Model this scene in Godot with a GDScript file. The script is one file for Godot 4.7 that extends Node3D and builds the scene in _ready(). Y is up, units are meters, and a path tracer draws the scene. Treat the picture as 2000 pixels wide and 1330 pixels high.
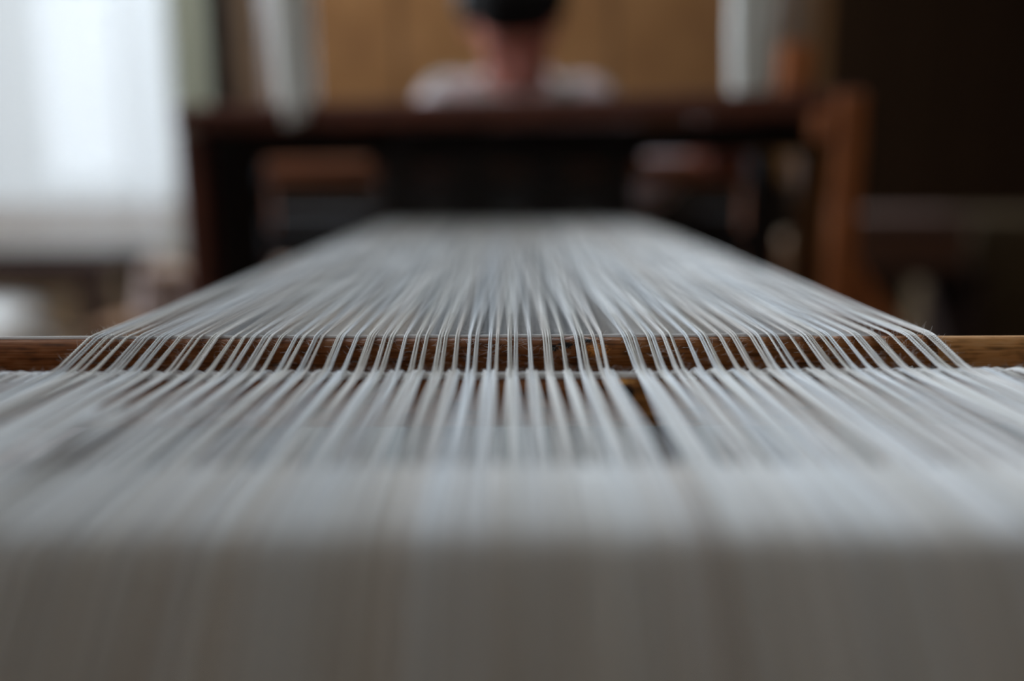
extends Node3D
# A hand loom seen from its back, low over the warp: yarns rise from the warp beam, cross two
# bamboo lease rods and run to the weaver on the far side of the loom. Units are metres, y is up.

const EYE := 0.70                      # height of the lens above the floor
const ROD_NEAR := Vector2(0.6160, -0.318)   # (y, z) of the axis of the bamboo rod next to the warp beam
const ROD_FAR := Vector2(0.6245, -0.352)    # (y, z) of the axis of the bamboo rod with the dark knot
const ROD_R := 0.009
const ROLL := Vector2(0.5680, -0.191)       # (y, z) of the axis of the warp beam
const ROLL_R := 0.0600
const BACK := -4.2                     # inner face of the back wall
const LEFT := -2.9
const RIGHT := 2.9
const REAR := 2.6
const TOP := 2.5

var rng := RandomNumberGenerator.new()
var taken := {}
var M := {}


# ---------------------------------------------------------------- mesh building
class Shape:
	var v := PackedVector3Array()
	var n := PackedVector3Array()
	var uv := PackedVector2Array()
	var c := PackedColorArray()
	var i := PackedInt32Array()
	var tint := Color(1, 1, 1)

	func put(p: Vector3, nn: Vector3, t: Vector2) -> int:
		v.append(p)
		n.append(nn)
		uv.append(t)
		c.append(tint)
		return v.size() - 1

	func tri(a: int, b: int, d: int) -> void:
		# clockwise seen from the side the normals point to
		var out := n[a] + n[b] + n[d]
		if (v[b] - v[a]).cross(v[d] - v[a]).dot(out) > 0.0:
			i.append(a); i.append(d); i.append(b)
		else:
			i.append(a); i.append(b); i.append(d)

	func face(p: Array, nn: Vector3, t: Array) -> void:
		var first := v.size()
		for k in p.size():
			put(p[k], nn, t[k])
		for k in range(1, p.size() - 1):
			tri(first, first + k, first + k + 1)

	func mesh() -> ArrayMesh:
		var a := []
		a.resize(Mesh.ARRAY_MAX)
		a[Mesh.ARRAY_VERTEX] = v
		a[Mesh.ARRAY_NORMAL] = n
		a[Mesh.ARRAY_TEX_UV] = uv
		a[Mesh.ARRAY_COLOR] = c
		a[Mesh.ARRAY_INDEX] = i
		var m := ArrayMesh.new()
		m.add_surface_from_arrays(Mesh.PRIMITIVE_TRIANGLES, a)
		return m

	# a box with chamfered edges; the texture's u runs along the longest side
	func box(at: Vector3, size: Vector3, bevel := 0.003, turn := Basis()) -> Shape:
		var h := size / 2.0
		var b := minf(bevel, minf(h.x, minf(h.y, h.z)) * 0.6)
		var long := size.max_axis_index()
		var corner := func(s: Vector3, axis: int) -> Vector3:
			var q := Vector3(h.x - b, h.y - b, h.z - b)
			q[axis] = h[axis]
			return q * s
		var add := func(p: Array, nn: Vector3) -> void:
			var t := []
			var w := []
			for q in p:
				var across: float = q[(long + 1) % 3] + q[(long + 2) % 3]
				t.append(Vector2(q[long] + at[long], across + at.x * 0.7 + at.y * 0.3))
				w.append(at + turn * q)
			face(w, (turn * nn).normalized(), t)
		for axis in 3:
			var u := (axis + 1) % 3
			var w := (axis + 2) % 3
			for s in [-1.0, 1.0]:
				var p := []
				for k in [[-1, -1], [1, -1], [1, 1], [-1, 1]]:
					var sg := Vector3()
					sg[axis] = s; sg[u] = k[0]; sg[w] = k[1]
					p.append(corner.call(sg, axis))
				var nn := Vector3()
				nn[axis] = s
				add.call(p, nn)
			for s in [-1.0, 1.0]:
				for r in [-1.0, 1.0]:
					var sa := Vector3(); sa[u] = s; sa[w] = r; sa[axis] = -1.0
					var sb := sa; sb[axis] = 1.0
					var nn := Vector3(); nn[u] = s; nn[w] = r
					add.call([corner.call(sa, u), corner.call(sb, u), corner.call(sb, w), corner.call(sa, w)], nn)
		for s in 8:
			var sg := Vector3(-1 if s & 1 else 1, -1 if s & 2 else 1, -1 if s & 4 else 1)
			add.call([corner.call(sg, 0), corner.call(sg, 1), corner.call(sg, 2)], sg)
		return self

	# a bar of rectangular section between two points
	func bar(a: Vector3, b: Vector3, wide: float, deep: float, bevel := 0.003) -> Shape:
		var d := (b - a).normalized()
		var side := d.cross(Vector3(0, 0, 1))
		if side.length() < 0.1:
			side = d.cross(Vector3(0, 1, 0))
		side = side.normalized()
		return box((a + b) / 2.0, Vector3(wide, (b - a).length(), deep), bevel, Basis(side, d, side.cross(d)))

	# a round tube along points, one radius for each
	func tube(p: PackedVector3Array, r: PackedFloat32Array, sides := 8, capped := true) -> Shape:
		var first := v.size()
		var run := 0.0
		var last := p.size() - 1
		var up := Vector3(0, 1, 0)
		var t0 := (p[1] - p[0]).normalized()
		if absf(t0.dot(up)) > 0.9:
			up = Vector3(1, 0, 0)
		for k in p.size():
			var t := (p[mini(k + 1, last)] - p[maxi(k - 1, 0)]).normalized()
			var side := up.cross(t).normalized()
			up = t.cross(side).normalized()
			if k:
				run += p[k].distance_to(p[k - 1])
			for s in sides + 1:
				var a := TAU * s / sides
				var e := side * cos(a) + up * sin(a)
				put(p[k] + e * r[k], e, Vector2(run, float(s) / sides))
		for k in last:
			for s in sides:
				var q := first + k * (sides + 1) + s
				tri(q, q + 1, q + sides + 2)
				tri(q, q + sides + 2, q + sides + 1)
		if capped:
			for e in [0, last]:
				var out := (p[0] - p[1]).normalized() if e == 0 else (p[last] - p[last - 1]).normalized()
				var ring := []
				var t := []
				for s in sides:
					ring.append(v[first + e * (sides + 1) + s])
					t.append(Vector2(run, float(s) / sides))
				face(ring, out, t)
		return self

	# a lathed profile of (radius, height) points about the y axis at a point
	func lathe(at: Vector3, prof: Array, sides := 24, turn := Basis()) -> Shape:
		var first := v.size()
		for k in prof.size():
			var a: Vector2 = prof[maxi(k - 1, 0)]
			var b: Vector2 = prof[mini(k + 1, prof.size() - 1)]
			var d := b - a
			var nn := Vector2(d.y, -d.x).normalized()
			for s in sides + 1:
				var w := TAU * s / sides
				put(at + turn * Vector3(prof[k].x * cos(w), prof[k].y, prof[k].x * sin(w)), turn * Vector3(nn.x * cos(w), nn.y, nn.x * sin(w)), Vector2(prof[k].y, float(s) / sides))
		for k in prof.size() - 1:
			for s in sides:
				var q := first + k * (sides + 1) + s
				tri(q, q + 1, q + sides + 2)
				tri(q, q + sides + 2, q + sides + 1)
		return self


func numbered(called: String) -> String:
	taken[called] = taken.get(called, -1) + 1
	return called if taken[called] == 0 else "%s_%03d" % [called, taken[called]]


func tag(o: Node3D, label: String, category: String, group := "", kind := "") -> Node3D:
	if label: o.set_meta("label", label)
	if category: o.set_meta("category", category)
	if group: o.set_meta("group", group)
	if kind: o.set_meta("kind", kind)
	return o


func base(called: String, label: String, category: String, at := Vector3.ZERO, turn := 0.0, group := "") -> Node3D:
	var o := Node3D.new()
	o.name = numbered(called)
	add_child(o)
	o.position = at
	o.rotation.y = turn
	return tag(o, label, category, group)


func obj(called: String, s: Shape, m: Material, parent: Node = self) -> MeshInstance3D:
	var o := MeshInstance3D.new()
	o.name = numbered(called) if parent == self else called
	o.mesh = s.mesh()
	o.material_override = m
	parent.add_child(o, true)
	return o


func struct(called: String, s: Shape, m: Material, label := "") -> MeshInstance3D:
	var o := obj(called, s, m)
	tag(o, label, "", "", "structure")
	return o


func box(at: Vector3, size: Vector3, bevel := 0.003) -> Shape:
	return Shape.new().box(at, size, bevel)


# ---------------------------------------------------------------- materials
func plain(c: Color, rough := 0.8, spec := 0.4) -> StandardMaterial3D:
	var m := StandardMaterial3D.new()
	m.albedo_color = c
	m.roughness = rough
	m.metallic_specular = spec
	return m


func grain_image(seed_: int, dark: Color, light: Color, along := 3.0, across := 60.0) -> ImageTexture:
	var f := FastNoiseLite.new()
	f.seed = seed_
	f.frequency = 1.0
	f.fractal_octaves = 3
	var im := Image.create(256, 256, false, Image.FORMAT_RGB8)
	for y in 256:
		for x in 256:
			var u := x / 256.0
			var w := y / 256.0
			var g := f.get_noise_2d(u * along, w * across) * 0.65 + f.get_noise_2d(u * along * 2.0 + 40.0, w * across * 0.2) * 0.5
			im.set_pixel(x, y, dark.lerp(light, clampf(0.5 + g * 1.1, 0.0, 1.0)))
	return ImageTexture.create_from_image(im)


func wood(seed_: int, dark: Color, light: Color, rough := 0.55, scale := Vector3(2.2, 7.0, 1.0)) -> StandardMaterial3D:
	var m := plain(Color.WHITE, rough, 0.45)
	m.albedo_texture = grain_image(seed_, dark, light)
	m.uv1_scale = scale
	return m


func mottled(seed_: int, colours: Array, freq: float, rough := 0.9, scale := 1.0) -> StandardMaterial3D:
	var f := FastNoiseLite.new()
	f.seed = seed_
	f.frequency = freq
	f.fractal_octaves = 3
	var im := Image.create(256, 256, false, Image.FORMAT_RGB8)
	for y in 256:
		for x in 256:
			var g := clampf(0.5 + f.get_noise_2d(x, y) * 0.95, 0.0, 0.999) * (colours.size() - 1)
			var k := int(g)
			im.set_pixel(x, y, (colours[k] as Color).lerp(colours[k + 1], g - k))
	var m := plain(Color.WHITE, rough, 0.3)
	m.albedo_texture = ImageTexture.create_from_image(im)
	m.uv1_triplanar = true
	m.uv1_scale = Vector3.ONE * scale
	return m


# bamboo skin of one rod: streaks along the cane, a paler or darker tone for each joint-to-joint length, nodes with scars
func bamboo(seed_: int, from: float, to: float, nodes: Array, tones: Array, scars: Array) -> StandardMaterial3D:
	var f := FastNoiseLite.new()
	f.seed = seed_
	f.frequency = 1.0
	f.fractal_octaves = 3
	var W := 2048
	var H := 128
	var im := Image.create(W, H, false, Image.FORMAT_RGB8)
	for px in W:
		var x := lerpf(from, to, px / float(W))
		var tone: Color = tones[0]
		var near := 1.0
		for k in nodes.size():
			tone = tone.lerp(tones[k + 1], smoothstep(-0.004, 0.004, x - nodes[k]))
			near = minf(near, absf(x - nodes[k]))
		for py in H:
			var w := py / float(H)
			var g := f.get_noise_2d(x * 26.0, w * 46.0) * 0.55 + f.get_noise_2d(x * 60.0 + 9.0, w * 9.0) * 0.55
			var c := tone.lerp(tone.darkened(0.5) if g < 0.0 else tone.lightened(0.22), minf(1.0, absf(g) * 1.3))
			if near < 0.0014:
				c = c.lerp(Color(0.28, 0.16, 0.08), 0.55)
			for s in scars:
				var d := Vector2((x - s[0]) / s[2], (w - s[1]) / s[3]).length() + f.get_noise_2d(x * 900.0, w * 40.0) * 0.55
				if d < 1.0:
					c = c.lerp(s[4], clampf((1.0 - d) * 2.2, 0.0, 1.0))
			im.set_pixel(px, py, c)
	var m := plain(Color.WHITE, 0.7, 0.3)
	m.albedo_texture = ImageTexture.create_from_image(im)
	m.texture_repeat = true
	return m


func make_materials() -> void:
	M.yarns = []
	for c in [Color(0.89, 0.89, 0.89), Color(0.90, 0.89, 0.88), Color(0.88, 0.87, 0.85), Color(0.89, 0.90, 0.91), Color(0.86, 0.84, 0.82)]:
		var y := plain(c, 0.95, 0.25)
		y.rim_enabled = true
		y.rim = 0.35
		y.backlight_enabled = true
		y.backlight = Color(0.6, 0.6, 0.6)
		M.yarns.append(y)
	M.cord = plain(Color(0.95, 0.95, 0.95), 0.9, 0.25)
	M.cord.backlight_enabled = true
	M.cord.backlight = Color(0.7, 0.7, 0.7)
	M.skein = plain(Color(0.97, 0.97, 0.95), 0.95, 0.2)
	M.skein.backlight_enabled = true
	M.skein.backlight = Color(1.0, 1.0, 1.0)
	M.roll = plain(Color.WHITE, 0.95, 0.2)
	M.roll.vertex_color_use_as_albedo = true
	M.red_wood = wood(3, Color(0.26, 0.12, 0.08), Color(0.42, 0.21, 0.13))
	M.post_wood = wood(5, Color(0.50, 0.27, 0.13), Color(0.72, 0.43, 0.22))
	M.dark_wood = wood(7, Color(0.11, 0.10, 0.10), Color(0.20, 0.17, 0.16), 0.9)
	M.dark_wood.metallic_specular = 0.15
	M.taupe_wood = wood(9, Color(0.50, 0.41, 0.33), Color(0.61, 0.51, 0.42))
	M.beater_wood = wood(11, Color(0.60, 0.35, 0.22), Color(0.74, 0.46, 0.30))
	M.table_wood = wood(13, Color(0.12, 0.08, 0.07), Color(0.20, 0.14, 0.11), 0.85)
	M.table_wood.metallic_specular = 0.2
	M.bench_wood = wood(15, Color(0.33, 0.23, 0.15), Color(0.44, 0.31, 0.20), 0.85)
	M.bench_wood.metallic_specular = 0.2
	M.olive_wood = wood(16, Color(0.22, 0.17, 0.10), Color(0.30, 0.23, 0.14))
	M.floor = wood(17, Color(0.50, 0.40, 0.31), Color(0.62, 0.52, 0.41), 0.6, Vector3(0.8, 2.4, 1.0))
	M.wall = mottled(21, [Color(0.43, 0.30, 0.19), Color(0.465, 0.33, 0.205), Color(0.49, 0.35, 0.23)], 0.02, 0.95, 0.6)
	M.tan_wall = mottled(22, [Color(0.58, 0.50, 0.42), Color(0.64, 0.57, 0.48)], 0.03, 0.95, 0.6)
	M.dark_panel = wood(23, Color(0.13, 0.085, 0.05), Color(0.19, 0.125, 0.075), 0.85)
	M.dark_panel.metallic_specular = 0.2
	M.wainscot = wood(25, Color(0.09, 0.07, 0.055), Color(0.13, 0.10, 0.08), 0.85)
	M.wainscot.metallic_specular = 0.2
	M.ceiling = mottled(24, [Color(0.62, 0.58, 0.52), Color(0.70, 0.66, 0.60)], 0.02, 0.95, 0.6)
	M.white_frame = plain(Color(0.72, 0.72, 0.70), 0.5)
	M.heddle = plain(Color(0.20, 0.185, 0.18), 0.9, 0.2)
	M.metal = plain(Color(0.45, 0.45, 0.45), 0.4)
	M.metal.metallic = 0.9
	M.skin = plain(Color(0.66, 0.43, 0.38), 0.65, 0.3)
	M.skin.subsurf_scatter_enabled = true
	M.skin.subsurf_scatter_strength = 0.15
	M.hair = plain(Color(0.045, 0.04, 0.045), 0.75, 0.25)
	M.blouse = mottled(31, [Color(0.44, 0.50, 0.48), Color(0.62, 0.62, 0.61), Color(0.80, 0.73, 0.75), Color(0.84, 0.77, 0.79), Color(0.86, 0.81, 0.82)], 0.028, 0.95, 2.2)
	M.apron = mottled(32, [Color(0.20, 0.27, 0.27), Color(0.28, 0.35, 0.36), Color(0.46, 0.51, 0.52)], 0.05, 0.95, 3.0)
	M.trousers = plain(Color(0.13, 0.14, 0.17), 0.95, 0.2)
	M.eye = plain(Color(0.06, 0.05, 0.05), 0.2, 0.5)
	M.lip = plain(Color(0.62, 0.34, 0.32), 0.5)
	M.drape = plain(Color(0.58, 0.58, 0.52), 0.95, 0.2)
	M.sheer = plain(Color(0.93, 0.95, 0.97, 0.4), 0.95, 0.2)
	M.sheer.transparency = BaseMaterial3D.TRANSPARENCY_ALPHA
	M.sheer.backlight_enabled = true
	M.sheer.backlight = Color(0.5, 0.5, 0.5)
	M.glass = plain(Color(1, 1, 1, 0.06), 0.02, 0.5)
	M.glass.transparency = BaseMaterial3D.TRANSPARENCY_ALPHA
	M.ground = mottled(41, [Color(0.47, 0.36, 0.27), Color(0.55, 0.43, 0.33), Color(0.51, 0.40, 0.30)], 0.05, 0.95, 0.8)


# ---------------------------------------------------------------- yarns
# rings of one or two yarns laid side by side along a path; where fine[k] is true the two plies show as a twist
func yarn_rings(s: Shape, p: PackedVector3Array, radius: float, offset: float, tilt: float, sides: int, phase: float, plies: PackedByteArray) -> void:
	var first := s.v.size()
	var last := p.size() - 1
	var run := 0.0
	for k in p.size():
		var t := (p[mini(k + 1, last)] - p[maxi(k - 1, 0)]).normalized()
		var side := Vector3(1, 0, 0)
		side = (side - t * side.dot(t)).normalized()
		var up := side.cross(t)
		if k:
			run += p[k].distance_to(p[k - 1])
		var a0 := tilt + 0.5 * sin(run * 31.0 + phase)
		var centre := p[k] + (side * cos(a0) + up * sin(a0)) * offset
		var amp := 0.2 if plies[k] else 0.0
		var w := run * 3900.0 + phase
		for q in sides + 1:
			var a := TAU * q / sides
			var arg := 2.0 * a - w
			var r := radius * (1.0 + amp * cos(arg))
			var e := side * cos(a) + up * sin(a)
			var th := up * cos(a) - side * sin(a)
			var nn := e
			if amp > 0.0:
				nn = (e + th * (2.0 * amp * sin(arg)) - t * (amp * 3900.0 * radius * sin(arg))).normalized()
			s.v.append(centre + e * r)
			s.n.append(nn)
			s.uv.append(Vector2(run, float(q) / sides))
			s.c.append(s.tint)
	var row := sides + 1
	for k in last:
		for q in sides:
			var b := first + k * row + q
			s.i.append(b); s.i.append(b + 1); s.i.append(b + row + 1)
			s.i.append(b); s.i.append(b + row + 1); s.i.append(b + row)


func fibre(s: Shape, at: Vector3, long: float, thick: float) -> void:
	var d := Vector3(rng.randf_range(-1, 1), rng.randf_range(-0.3, 1), rng.randf_range(-1, 1)).normalized()
	var bend := Vector3(rng.randf_range(-1, 1), rng.randf_range(-0.6, 0.6), rng.randf_range(-1, 1)) * 0.55
	var p := PackedVector3Array()
	var r := PackedFloat32Array()
	var at_ := at
	for k in 6:
		p.append(at_)
		r.append(thick * (1.0 - 0.12 * k))
		d = (d + bend * 0.5).normalized()
		at_ += d * long / 5.0
	s.tube(p, r, 3, false)


func lerp_path(stops: Array, z: float) -> Vector2:
	# stops: [[distance, x, y], ...] by growing distance from the lens
	for k in range(1, stops.size()):
		if z <= stops[k][0] or k == stops.size() - 1:
			var u := clampf((z - stops[k - 1][0]) / (stops[k][0] - stops[k - 1][0]), 0.0, 1.0)
			return Vector2(lerpf(stops[k - 1][1], stops[k][1], u), lerpf(stops[k - 1][2], stops[k][2], u))
	return Vector2()


# outline of the wound warp beam, eight flat sides with rounded corners: [point (y, z) about the axis, outward direction]
func roll_outline(from: float, to: float, out: float) -> Array:
	var inner := ROLL_R - 0.012
	var half := inner * tan(PI / 8)
	var list := []
	var a := from
	while a <= to + 0.01:
		# direction a in degrees from straight up, towards the lens positive
		var side := roundf(a / 45.0) * 45.0
		var w := deg_to_rad(a)
		var sw := deg_to_rad(side)
		var mid := Vector2(cos(sw), sin(sw)) * inner
		var along := Vector2(-sin(sw), cos(sw)) * half
		var e := Vector2(cos(w), sin(w))
		var t := clampf((a - side) / 22.5, -1.0, 1.0)
		list.append([mid + along * t + e * (0.012 + out), e])
		a += 5.625
	return list


func warp_yarn(over: bool, x_roll: float, x_near: float, x_far: float, x_mid: float, x_end: float) -> void:
	var p := PackedVector3Array()
	var ply := PackedByteArray()
	var outline := roll_outline(-16.875, 118.125, 0.0006)
	for k in range(outline.size() - 1, -1, -1):
		var q: Vector2 = outline[k][0]
		p.append(Vector3(x_roll, ROLL.x + q.x, ROLL.y + q.y))
		ply.append(0)
	var y0 := ROLL.x + ROLL_R + 0.0006
	var crest := ROD_NEAR.x + ROD_R + 0.0027
	var crown := ROD_FAR.x + ROD_R + 0.0016
	var stops: Array
	if over:
		stops = [[0.205, x_roll, y0], [0.308, x_near, crest - 0.0002], [0.316, x_near, crest], [0.322, lerpf(x_near, x_far, 0.15), crest + 0.0008], [0.347, lerpf(x_near, x_far, 0.9), crown - 0.0004], [0.352, x_far, crown], [0.357, x_far, crown], [0.85, x_mid, 0.6335], [1.43, x_end, 0.6265]]
	else:
		var low := ROD_FAR.x - ROD_R - 0.0012
		stops = [[0.205, x_roll, y0], [0.308, x_near, crest - 0.0004], [0.316, x_near, crest - 0.0002], [0.321, x_near, crest - 0.0006], [0.327, x_near, crest - 0.0025], [0.347, lerpf(x_near, x_far, 0.8), low + 0.0006], [0.352, x_far, low], [0.36, x_far, low], [0.47, lerpf(x_far, x_mid, 0.45), low - 0.001], [0.60, lerpf(x_far, x_mid, 0.85), 0.6215], [0.85, x_mid, 0.6325], [1.43, x_end, 0.6255]]
	var z := 0.216
	var lift := rng.randf_range(-0.0004, 0.0004)
	while z < 1.43:
		var q := lerp_path(stops, z)
		var at_rest := smoothstep(0.216, 0.26, z) * (1.0 - smoothstep(0.29, 0.31, z))
		p.append(Vector3(q.x, q.y + lift * at_rest, -z))
		var fine := over and z > 0.309 and z < 0.405
		ply.append(1 if fine else 0)
		z += 0.00042 if fine else 0.012 if z < 0.28 else 0.003 if z < 0.42 else 0.015 if z < 0.7 else 0.08
	var e := lerp_path(stops, 1.43)
	p.append(Vector3(e.x, e.y, -1.43))
	ply.append(0)
	var s := Shape.new()
	var tilt := rng.randf_range(-0.7, 0.7)
	var r := rng.randf_range(0.00034, 0.00043)
	var sides := 8 if over else 6
	for k in [-1.0, 1.0]:
		yarn_rings(s, p, r, k * r * rng.randf_range(0.95, 1.35), tilt, sides, rng.randf() * TAU, ply)
	if over:
		for k in 60:
			var d := rng.randf_range(0.322, 0.375)
			var q := lerp_path(stops, d)
			fibre(s, Vector3(q.x + rng.randf_range(-0.0006, 0.0006), q.y + rng.randf_range(-0.0003, 0.0004), -d), rng.randf_range(0.0012, 0.0042), 0.00004)
	else:
		for k in 8:
			fibre(s, Vector3(x_near + rng.randf_range(-0.0006, 0.0006), crest + 0.0003, -0.316 + rng.randf_range(-0.004, 0.004)), rng.randf_range(0.0012, 0.003), 0.000028)
	var o := obj("warp_yarn", s, M.yarns[rng.randi() % M.yarns.size()])
	if over:
		var which := "outermost doubled warp yarn next to the bare orange-brown rod end" if x_far > 0.1655 else "outermost doubled warp yarn next to the dark rod end with white string" if x_far < -0.1655 else ""
		tag(o, which if which else "off-white doubled warp yarn passing over both bamboo rods", "yarn", "warp yarns passing over both bamboo rods")
	else:
		tag(o, "off-white warp yarn dipping under the bamboo rod with the dark knot", "yarn", "warp yarns dipping under the knotted bamboo rod")


# yarns on the rod by the beam lie in little bunches of about three, with bare bamboo between
func bunched(x: float) -> float:
	var c := roundf(x / 0.0069) * 0.0069
	c += 0.0011 * sin(c * 2900.0)
	x = lerpf(x, c, 0.40)
	if absf(x - 0.0415) < 0.0042:
		x = 0.0415 + signf(x - 0.0415) * (0.0042 + absf(x - 0.0415) * 0.3)
	return x


func make_warp() -> void:
	var count := 83
	var half := 0.1675
	for k in count:
		var x := lerpf(-half, half, k / float(count - 1)) + rng.randf_range(-0.0011, 0.0011)
		var wander := rng.randf_range(-0.0016, 0.0016)
		warp_yarn(true, lerpf(x, bunched(x), 0.5) + rng.randf_range(-0.0009, 0.0009), bunched(x) + rng.randf_range(-0.0003, 0.0003), lerpf(x, bunched(x), 0.75), x * 0.995 + wander, x * 0.99)
	count = 104
	half = 0.2125
	for k in count:
		var x := lerpf(-half, half, k / float(count - 1)) + rng.randf_range(-0.0011, 0.0011)
		var inner := x / half * 0.163
		warp_yarn(false, lerpf(x, bunched(x), 0.5) + rng.randf_range(-0.0009, 0.0009), bunched(x), lerpf(x, inner, 0.12), inner + rng.randf_range(-0.0016, 0.0016), inner)


func make_rod(called: String, axis: Vector2, from: float, to: float, nodes: Array, m: Material, label: String) -> void:
	var s := Shape.new()
	var xs := []
	var x := from
	while x < to:
		xs.append(x)
		x += 0.01
	xs.append(to)
	for nd in nodes:
		for d in [-0.006, -0.003, -0.0015, -0.0006, 0.0006, 0.0015, 0.003, 0.006]:
			xs.append(nd + d)
	xs.sort()
	var sides := 32
	var first := s.v.size()
	for q in xs:
		var r := ROD_R
		for nd in nodes:
			var d: float = q - nd
			r += 0.0007 * exp(-pow(d / 0.0035, 2.0)) - 0.0006 * exp(-pow(d / 0.0007, 2.0))
		for k in sides + 1:
			var a := TAU * k / sides
			var e := Vector3(0, cos(a), sin(a))
			s.put(Vector3(q, axis.x, axis.y) + e * r, e, Vector2((q - from) / (to - from), k / float(sides)))
	for j in xs.size() - 1:
		for k in sides:
			var b := first + j * (sides + 1) + k
			s.tri(b, b + 1, b + sides + 2)
			s.tri(b, b + sides + 2, b + sides + 1)
	for q in [from, to]:
		var ring := []
		var t := []
		for k in sides:
			var a := TAU * k / sides
			ring.append(Vector3(q, axis.x + ROD_R * cos(a), axis.y + ROD_R * sin(a)))
			t.append(Vector2(0.001, k / float(sides)))
		s.face(ring, Vector3(signf(q - (from + to) / 2.0), 0, 0), t)
	tag(obj(called, s, m), label, "rod", "bamboo lease rods")


func make_lease() -> void:
	var pale := Color(0.80, 0.58, 0.33)
	var ink := Color(0.09, 0.07, 0.06)
	make_rod("lease_rod", ROD_NEAR, -0.42, 0.42, [-0.21, 0.0415, 0.27], bamboo(51, -0.42, 0.42, [-0.21, 0.0415, 0.27], [Color(0.55, 0.33, 0.16), Color(0.55, 0.32, 0.15), Color(0.62, 0.40, 0.19), pale], [[0.039, 0.06, 0.006, 0.05, Color(0.86, 0.62, 0.34)], [0.0405, 0.16, 0.004, 0.07, ink]]),
		"brown bamboo rod under the dense yarns beside the warp beam")
	make_rod("lease_rod", ROD_FAR, -0.42, 0.42, [-0.25, 0.0265, 0.166], bamboo(52, -0.42, 0.42, [-0.25, 0.0265, 0.166], [Color(0.40, 0.22, 0.10), Color(0.50, 0.29, 0.14), Color(0.58, 0.36, 0.18), Color(0.74, 0.53, 0.32)], [[0.0215, 0.105, 0.0035, 0.035, ink], [0.0165, 0.125, 0.0022, 0.03, ink], [0.0305, 0.06, 0.0018, 0.03, ink], [0.034, 0.14, 0.005, 0.06, Color(0.86, 0.56, 0.25)]]),
		"brown bamboo rod with a dark knot, sparse yarns crossing it")
	# the lease cord: along the top of both rods and round their ends
	var p := PackedVector3Array()
	var top := ROD_R + 0.0006
	for k in 41:
		var x := lerpf(-0.36, 0.118, k / 40.0)
		p.append(Vector3(x, ROD_FAR.x + top * 0.985 + 0.0001 * sin(k * 1.7), ROD_FAR.y - top * 0.17))
	for a in [[0.128, 40.0], [0.136, 80.0], [0.142, 130.0], [0.146, 180.0], [0.150, 230.0], [0.158, 262.0]]:
		var w := deg_to_rad(a[1])
		p.append(Vector3(a[0], ROD_FAR.x + top * cos(w), ROD_FAR.y - top * sin(w)))
	var r := PackedFloat32Array()
	r.resize(p.size())
	r.fill(0.0006)
	var s := Shape.new().tube(p, r, 8)
	tag(obj("lease_string", s, M.cord), "thin white string stretched along the knotted bamboo rod", "string", "strings along the bamboo rods")
	p = PackedVector3Array()
	for k in 61:
		var x := lerpf(-0.4, 0.4, k / 60.0)
		p.append(Vector3(x, ROD_NEAR.x + ROD_R + 0.0010 + 0.00015 * sin(k * 2.3) + 0.0001 * sin(k * 5.1), ROD_NEAR.y + 0.0008 + 0.0002 * sin(k * 3.1)))
	r.resize(p.size())
	r.fill(0.0013)
	s = Shape.new().tube(p, r, 8)
	for k in 500:
		fibre(s, Vector3(rng.randf_range(-0.21, 0.21), ROD_NEAR.x + ROD_R + 0.0024, ROD_NEAR.y), rng.randf_range(0.0015, 0.004), 0.00003)
	tag(obj("lease_string", s, M.cord), "fuzzy white string laid along the bamboo rod beside the warp beam", "string", "strings along the bamboo rods")


func make_warp_beam() -> void:
	var o := base("warp_beam", "wooden beam wound full with off-white warp yarn", "beam", Vector3(0, ROLL.x, ROLL.y))
	# wound yarn: one ridge for each turn, every turn with the tone of its own yarn
	var s := Shape.new()
	var outline := roll_outline(-180.0, 174.375, 0.0)
	var sides := outline.size()
	var step := 0.00085
	var turns := int(0.46 / step)
	var tone := FastNoiseLite.new()
	tone.seed = 77
	tone.frequency = 0.06
	for k in turns:
		var x := -0.23 + k * step
		var g := tone.get_noise_1d(k) * 0.8 + tone.get_noise_1d(k * 0.25 + 900.0) * 0.8 + rng.randf_range(-0.22, 0.22)
		s.tint = Color(0.60, 0.585, 0.565).lerp(Color(0.46, 0.385, 0.32) if g > 0.0 else Color(0.66, 0.67, 0.68), minf(1.0, absf(g) * 1.7))
		var bump := rng.randf_range(-0.00035, 0.0001)
		var first := s.v.size()
		for j in 4:
			var u := j / 3.0
			var h := sin(PI * u)
			var nx := -cos(PI * u) * 0.75
			for q in sides + 1:
				var on: Array = outline[q % sides]
				var e := Vector3(0, on[1].x, on[1].y)
				s.put(Vector3(x + u * step, on[0].x, on[0].y) + e * (bump - 0.0004 + 0.0004 * h), (e + Vector3(nx, 0, 0)).normalized(), Vector2(u, q))
		for j in 3:
			for q in sides:
				var b := first + j * (sides + 1) + q
				s.i.append(b); s.i.append(b + sides + 1); s.i.append(b + sides + 2)
				s.i.append(b); s.i.append(b + sides + 2); s.i.append(b + 1)
	var w := obj("wound_yarn", s, M.roll, o)
	w.set_meta("kind", "stuff")
	obj("core", Shape.new().tube(PackedVector3Array([Vector3(-0.47, 0, 0), Vector3(0.47, 0, 0)]), PackedFloat32Array([0.022, 0.022]), 20), M.post_wood, o)
	for sd in [-1.0, 1.0]:
		var f := Shape.new().lathe(Vector3(sd * 0.24, 0, 0), [Vector2(0.0, 0.008), Vector2(0.082, 0.008), Vector2(0.086, 0.005), Vector2(0.086, -0.005), Vector2(0.082, -0.008), Vector2(0.0, -0.008)], 36, Basis(Vector3(0, 0, 1), -PI / 2))
		obj("flange", f, M.post_wood, o)


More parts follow.
